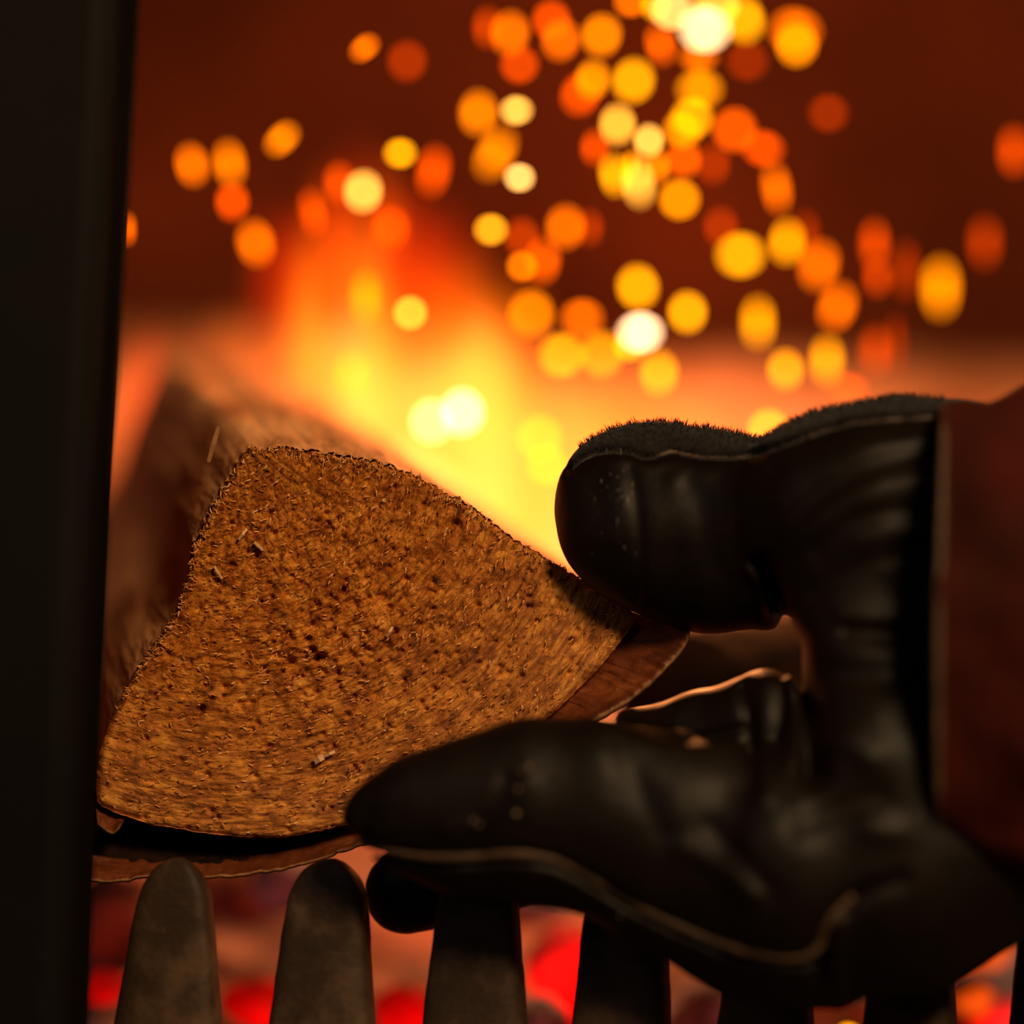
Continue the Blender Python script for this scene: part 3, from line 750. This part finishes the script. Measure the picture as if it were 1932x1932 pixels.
# heap of ash and small coals that everything lies on
def ash_bed():
    nx, ny = 150, 110
    x = np.linspace(-.34, .34, nx); y = np.linspace(.70, 1.24, ny)
    g = np.stack(np.meshgrid(x, y, indexing='ij'), -1).reshape(-1, 2)
    r = np.clip((g[:, 1] - .72) / .35, 0, 1)
    z = .022 + .125 * r * r * (3 - 2 * r) + .018 * fbm(np.column_stack([g * 18, 0 * r]), 4, 3) + .006 * fbm(np.column_stack([g * 70, 0 * r]), 2, 5)
    edge = np.minimum(np.minimum(g[:, 0] + .34, .34 - g[:, 0]), np.minimum(g[:, 1] - .70, 1.24 - g[:, 1])) / .02
    z = z * np.clip(edge, 0, 1) ** .5 + .001
    v = np.column_stack([g, z]); f = grid_faces(nx, ny, False)
    o = mesh_obj('ash_bed', v, f, coal_material('ash_bed', (.30, .20, .21), (1.0, .05, .005), .35, .55, .72, 14))
    tag(o, 'grey pink heap of ash and small embers on the hearth behind the grate', 'ash', kind='stuff')
ash_bed()

# ------------------------------------------------------------------ fire: flame tongues of glowing gas
def fire():
    root = thing('fire', P(900, 1000, .98), 'yellow and orange flames rising behind the log and the thumb', 'fire')
    mats = {}
    col = {'r': (1, .035, .001), 'o': (1, .14, .002), 'a': (1, .23, .008), 'y': (1, .38, .075), 'w': (1, .55, .16), 's': (1, .20, .055)}
    def tongue(x, y0, y1, w, d, c, power, lean=0, seed=0):
        """bottom y0, top y1, half width w in photo pixels; power = brightness through the middle"""
        s = U * d / FOC; n = 32; rows = 28; V = []
        th = np.linspace(0, 2 * np.pi, n, endpoint=False)
        for i in range(rows):
            t = i / (rows - 1); prof = math.sin(math.pi * min(1, t * .97 + .03) ** .62) ** .75 if 0 < t < 1 else .02
            yy = y0 + (y1 - y0) * t; xx = x + lean * t * t + w * .22 * math.sin(t * 5 + seed)
            rr = w * max(.02, prof)
            V.append(np.stack([(xx - 966) * s + rr * s * np.cos(th) * (1 + .12 * np.sin(2 * th + t * 4 + seed)), d + .55 * rr * s * np.sin(th),
                               np.full(n, CAMZ - (yy - 966) * s) + .25 * rr * s * np.cos(th + seed)], 1))
        key = (c, power, w); st = power / (2 * .55 * w * s)
        m = volume_flame('flame_' + c, col[c], st)
        f = [tuple(q) for q in grid_faces(rows, n)] + [tuple(range(n))[::-1], tuple(range((rows - 1) * n, rows * n))]
        mesh_obj('flame', np.vstack(V), f, m, root)
    T = tongue
    # x, bottom, top, half width, depth, colour, brightness, lean
    T(850, 1100, 480, 330, 1.00, 'o', 1.0, 0, 1)
    T(880, 1080, 560, 270, .97, 'a', .75, 0, 2)
    T(850, 1040, 640, 200, .93, 'y', .62, 10, 3)
    T(1000, 1080, 700, 150, .93, 'y', .45, 10, 4)
    T(1110, 1140, 650, 250, .98, 'o', .9, 30, 5)
    T(1090, 1150, 860, 130, .95, 's', 1.2, 0, 5)
    T(680, 860, 400, 62, .93, 'a', .9, 10, 6)
    T(665, 830, 540, 42, .91, 'y', .7, 5, 7)
    T(610, 820, 430, 60, .93, 'a', .55, -22, 8)
    T(620, 720, 310, 58, .97, 'o', .5, -10, 9)
    T(700, 620, 280, 62, .98, 'o', .4, 5, 10)
    T(650, 600, 260, 110, 1.02, 'r', .35, 10, 10)
    T(560, 800, 540, 60, .95, 'o', .9, -18, 11)
    T(530, 640, 380, 60, .99, 'r', .5, -20, 12)
    T(470, 780, 570, 75, .98, 'o', .35, -30, 13)
    T(900, 880, 450, 110, .96, 'o', .6, 10, 14)
    T(910, 860, 540, 60, .93, 'a', .6, 20, 15)
    T(960, 800, 500, 80, .97, 'o', .5, 10, 16)
    T(800, 760, 360, 90, 1.0, 'r', .6, 25, 17)
    T(750, 640, 330, 60, .99, 'r', .6, 15, 18)
    T(1350, 1000, 690, 230, 1.00, 's', .55, 40, 19)
    T(1560, 960, 690, 200, 1.00, 's', .30, 40, 20)
    T(262, 960, 600, 34, .90, 'r', 1.0, 26, 21)
    T(1325, 1290, 1170, 50, .93, 'o', 1.0, 0, 22)
    T(1450, 1300, 1180, 60, 1.0, 'r', .8, 0, 23)
    T(1290, 700, 150, 190, 1.05, 'r', .015, 0, 24)  # faint glowing haze rather than a tongue, reddens the dark background
    T(1100, 700, -60, 330, 1.08, 'r', .02, 0, 25)  # wider sheet of the same painted red haze
    T(592, 760, 470, 30, .84, 'a', .40, -16, 26)
    T(712, 740, 430, 34, .85, 'a', .45, 6, 27)
    T(650, 560, 330, 30, .86, 'r', .5, -14, 28)
    T(735, 500, 350, 30, .86, 'r', .5, -8, 29)
    T(890, 720, 560, 30, .85, 'y', .25, 14, 30)
    T(945, 740, 600, 26, .84, 'y', .22, -10, 31)
fire()
def fire_light(loc, power, radius):
    l = bpy.data.lights.new('fire_light', 'POINT'); l.energy = power; l.color = (1, .30, .08); l.shadow_soft_size = radius
    o = bpy.data.objects.new('fire_light', l); COL.objects.link(o); o.location = loc
fire_light(P(845, 765, .96), 1.3, .010)      # the white-hot heart of the flames
fire_light(P(1240, 900, .92), .35, .014)     # hidden lamp added behind the thumb to light the log's top
fire_light(P(1208, 625, .885), 1.8, .0035)    # lamp added at the whitest spark to brighten the log's top

# ------------------------------------------------------------------ sparks flying up
LV = [(.14, .009, 0), (.36, .024, 0), (.95, .075, 0), (1.1, .17, 0), (1.2, .33, .0), (1.4, .48, .002), (1.6, .70, .09), (2.4, 1.25, .55)]
# x, y, width, height, slant in degrees, level, label
sparks = [
 (688, 90, 50, 68, 50, 3, 'small slanted orange spark at the upper left, left of a dimmer one'),
 (768, 115, 78, 84, 10, 1, 'dim red brown spark at the upper left, right of a small slanted one'),
 (532, 262, 60, 84, 45, 3.4, 'slanted orange spark alone at the left, above the flames'),
 (362, 311, 70, 92, -12, 3, 'leftmost whole orange spark, nearest the door post'),
 (433, 308, 70, 100, -10, 3.2, 'orange spark touching the right side of the leftmost one'),
 (438, 380, 68, 80, 0, 2, 'red spark directly beneath the touching orange pair at the left'),
 (482, 458, 78, 98, -15, 2.9, 'orange spark at the left, just above the dark gap by the flames'),
 (240, 432, 40, 70, 0, 2.6, 'orange spark cut off by the edge of the door post'),
 (685, 361, 76, 86, 10, 6, 'pale yellow spark over the left flame tongue'),
 (755, 289, 68, 60, 0, 5, 'yellow spark above and right of the pale one over the left flame'),
 (818, 322, 72, 108, 10, 2, 'tall red orange spark left of the cluster near the middle'),
 (974, 208, 68, 58, 0, 6, 'pale yellow oval spark, upper of the pale pair near the middle'),
 (980, 335, 62, 56, 0, 6.2, 'pale yellow oval spark, lower of the pale pair near the middle'),
 (926, 433, 68, 62, 0, 5.1, 'small round yellow spark above the middle of the fire'),
 (902, 213, 78, 95, 5, 3.4, 'orange spark touching the upper pale oval on its left'),
 (935, 288, 78, 118, 28, 3.5, 'long slanted orange spark between the two pale ovals'),
 (985, 502, 62, 60, 0, 3.2, 'small orange spark below the small round yellow one'),
 (1024, 492, 74, 96, 5, 2.3, 'red orange spark behind the right side of a small orange one'),
 (1067, 428, 80, 92, 5, 2.9, 'orange spark standing alone in the middle of the dark area'),
 (1112, 430, 60, 80, 0, 1, 'dim spark half hidden by the lone orange one in the middle'),
 (774, 590, 66, 66, 0, 5.4, 'round yellow spark in front of the gap between the flame tongues'),
 (1195, 152, 84, 92, 15, 4.7, 'large amber spark below the bright burst at the top'),
 (1118, 150, 70, 84, 15, 3.8, 'amber spark joined to the left side of the large amber one'),
 (1095, 178, 78, 90, 25, 2, 'red spark behind the lower left of the amber pair'),
 (1165, 235, 72, 84, 0, 5.5, 'bright yellow spark at the top of the central clump'),
 (1224, 265, 60, 68, 0, 6, 'small pale yellow spark at the right of the central clump'),
 (1160, 330, 66, 90, -10, 4.8, 'amber spark at the lower left of the central clump'),
 (1204, 345, 68, 104, -8, 5.6, 'long yellow spark at the bottom of the central clump'),
 (1192, 312, 44, 66, 5, 4, 'small spark at the very heart of the central clump'),
 (1240, 315, 54, 74, 0, 3.4, 'orange spark behind the right side of the central clump'),
 (1122, 278, 60, 76, 0, 1.7, 'dull red spark peeping out left of the central clump'),
 (1282, 376, 82, 80, 0, 4, 'round amber spark right of and below the central clump'),
 (1290, 300, 70, 80, 0, 2.4, 'red orange spark above the round amber one'),
 (1345, 310, 70, 86, 0, 1, 'dim red spark left of the falling chain of sparks'),
 (1320, 168, 98, 78, 0, 4, 'wide amber oval spark under the bright burst'),
 (1306, 222, 84, 80, 20, 4.6, 'amber yellow spark overlapping the wide amber oval from below'),
 (1288, 244, 80, 74, 10, 3.8, 'amber spark at the lowest end of the trio under the burst'),
 (1330, 55, 104, 92, 0, 7, 'largest white hot spark in the burst at the top'),
 (1268, 18, 84, 80, 0, 6.2, 'pale yellow spark at the upper left of the burst at the top'),
 (1352, 8, 90, 90, 0, 5.6, 'yellow spark cut by the top edge above the white hot one'),
 (1402, 36, 84, 100, -20, 4.9, 'amber yellow spark at the right side of the burst'),
 (1318, 108, 84, 60, 0, 3, 'orange spark showing under the burst at the top'),
 (1246, 84, 64, 90, -15, 2.4, 'red orange spark at the lower left of the burst'),
 (1190, 2, 70, 64, 0, 3, 'orange spark cut by the top edge left of the burst'),
 (1236, 8, 60, 70, 0, 4.4, 'amber spark at the left rim of the burst, cut by the top edge'),
 (1500, 58, 108, 92, 10, 2.9, 'large orange spark at the upper right, behind an amber one'),
 (1503, 84, 84, 88, 0, 3.8, 'amber spark in front of the large orange one at the upper right'),
 (1410, 115, 88, 80, 0, .6, 'faint red spark between the burst and the upper right pair'),
 (1563, 213, 82, 76, 0, .7, 'faint brown spark alone in the dark upper right'),
 (1386, 245, 88, 90, 0, 2.3, 'dull orange spark heading the falling chain at the right'),
 (1440, 280, 88, 74, 15, 2, 'dull orange spark second in the falling chain'),
 (1465, 355, 66, 106, -10, 2.8, 'tall orange spark third in the falling chain'),
 (1397, 481, 102, 90, 0, 5, 'largest round yellow spark, sharp rimmed, right of the middle'),
 (1360, 428, 70, 84, 0, 1, 'dim red spark above the largest round yellow one'),
 (1485, 457, 76, 98, 5, 4.3, 'amber spark touching the right of the largest round yellow one'),
 (1545, 500, 84, 108, 15, 2.8, 'orange spark at the right, right of an amber one'),
 (1580, 578, 80, 106, 18, 2.8, 'orange spark at the right, lower end of a slanting pair'),
 (1520, 440, 64, 100, 0, .6, 'faint red spark behind the slanting row at the right'),
 (1430, 608, 76, 112, 0, 4.3, 'tall amber capsule shaped spark above the hand'),
 (1297, 589, 78, 86, 0, 4.9, 'round yellow spark right of the whitest one in mid air'),
 (1203, 541, 84, 92, -15, 4.8, 'yellow spark resting on top of the whitest one in mid air'),
 (1208, 627, 94, 80, 0, 7.3, 'whitest spark in mid air above the thumb'),
 (1188, 652, 66, 64, 0, 4.8, 'yellow spark peeping out under the whitest one'),
 (1243, 703, 78, 94, 0, 4.6, 'yellow spark just above the thumb'),
 (1098, 600, 90, 78, 0, 2.8, 'orange spark left of the whitest one in mid air'),
 (1060, 670, 94, 88, 0, 4.6, 'large yellow spark at the right flank of the flames'),
 (1135, 668, 88, 94, 0, 4, 'amber spark right of the large yellow one at the flames'),
 (1002, 592, 90, 96, 0, 3.4, 'amber spark at the upper right rim of the flames'),
 (1482, 697, 74, 86, 0, 4.4, 'amber spark above the knuckle, left of two'),
 (1560, 680, 74, 106, 0, 4.2, 'tall amber spark above the knuckle, right of two'),
 (1775, 542, 88, 132, 0, 3.7, 'large tall amber spark near the right edge'),
 (1858, 457, 80, 116, 0, 1, 'dim red spark near the right edge, above a large amber one'),
 (1650, 460, 70, 110, 0, 1.5, 'dull red streaked spark at the right, upper of two stacked'),
 (1656, 522, 66, 90, 0, 1.2, 'dull red spark at the right, lower of two stacked'),
 (1710, 510, 64, 130, 0, .8, 'faint red spark left of the large tall amber one'),
 (1652, 662, 74, 110, 0, 1.2, 'dull red spark low at the right above the back of the hand'),
 (1690, 650, 56, 130, 0, .5, 'faintest tall red spark low at the right'),
 (1600, 735, 84, 70, 0, 1.8, 'red orange spark just above the back of the hand'),
 (1914, 285, 76, 110, 0, 1.5, 'red spark cut by the right edge of the picture'),
 (1450, 812, 84, 84, 0, 4.7, 'yellow spark half hidden behind the dip between thumb and knuckle'),
 (815, 795, 88, 90, 0, 6.4, 'pale yellow spark in the brightest part of the fire, left of a white one'),
 (872, 778, 88, 96, 0, 7, 'white spark in the brightest part of the fire'),
 (1018, 826, 90, 92, 0, 4.0, 'yellow spark low in the fire, left of the thumb'),
 (1032, 878, 84, 80, 0, 4.0, 'lowest yellow spark in the fire beside the thumb tip'),
 (664, 705, 78, 100, 5, 3.6, 'pale spark inside the left flame tongue, low'),
 (690, 560, 70, 110, 0, 3.6, 'amber spark inside the left flame tongue, high'),
 (962, 62, 78, 92, 5, 3, 'orange spark at the left end of the top row'),
 (920, 52, 64, 88, 0, 1.3, 'dull red spark behind the left end of the top row'),
 (1040, 38, 76, 80, 0, 1.9, 'red spark in the top row, above an orange one'),
 (1058, 75, 76, 88, 15, 2.8, 'orange spark in the middle of the top row'),
 (1135, 66, 80, 88, 15, 3.5, 'amber spark at the right end of the top row'),
 (980, 122, 78, 74, 0, 1.7, 'dull red spark hanging under the top row'),
 (985, 448, 70, 84, 0, 1.2, 'dull red spark right of the small round yellow one'),
 (640, 345, 66, 90, 0, 1.7, 'dull red spark left of the pale one over the left flame'),
 (738, 430, 74, 90, 0, 1.9, 'dull red spark to the right of the left flame tongue'),
 (590, 400, 60, 100, -10, 1.8, 'dull red spark over the left rim of the flames'),
 (1600, 1944, 60, 46, 0, 5, 'yellow spark at the bottom edge under the glove'),
]
M['spark'] = spark_material()
def spark_mesh(seed):
    rs = np.random.RandomState(seed)
    n = 14; u = np.linspace(.12, np.pi - .12, 8); w = np.linspace(0, 2 * np.pi, n, endpoint=False)
    d = np.stack([np.sin(u)[:, None] * np.cos(w), np.sin(u)[:, None] * np.sin(w), np.cos(u)[:, None] * np.ones(n)], -1).reshape(-1, 3)
    d *= (1 + .08 * fbm(d * 2 + seed, 2, seed))[:, None]
    f = [tuple(q[::-1]) for q in grid_faces(8, n)] + [tuple(range(n)), tuple(range(7 * n, 8 * n))[::-1]]
    me = bpy.data.meshes.new('spark'); me.from_pydata([tuple(p) for p in d], [], f)
    me.polygons.foreach_set('use_smooth', [True] * len(me.polygons)); me.materials.append(M['spark']); me.update(); return me
meshes = [spark_mesh(k) for k in range(5)]
rs = random.Random(3)
for i, (x, y, w, hh, sl, lv, lab) in enumerate(sparks):
    small = min(w, hh)
    small = small * 1.14; w = w * 1.14; hh = hh * 1.14; core = .25 * small                       # the spark itself; the rest of the disc is defocus
    blur = small - .75 * core
    d = FOC / (1 - blur * U / APER)          # distance at which a point spreads over 'blur' pixels
    if y > 1900: d = .74; blur = (1 - FOC / d) * APER / U
    s = U * d / FOC
    cw, ch = core + (w - small), core + (hh - small)
    area_blur = math.pi / 4 * (blur + cw * .3) * (blur + ch * .45); area_core = math.pi / 4 * cw * ch
    k0 = int(min(6, lv)); t = lv - k0
    c = [LV[k0][j] * (1 - t) + LV[k0 + 1][j] * t for j in range(3)]
    gain = area_blur / area_core * .82
    o = bpy.data.objects.new('spark', meshes[i % 5]); COL.objects.link(o)
    o.location = P(x, y, d); o.scale = (cw / 2 * s, core / 2 * s, ch / 2 * s); o.rotation_euler = (0, math.radians(sl), 0)
    mx = max(c) * gain
    o.color = (c[0] * gain / mx, c[1] * gain / mx, c[2] * gain / mx, mx / 100.0)
    tag(o, lab, 'spark', 'sparks flying up from the fire')
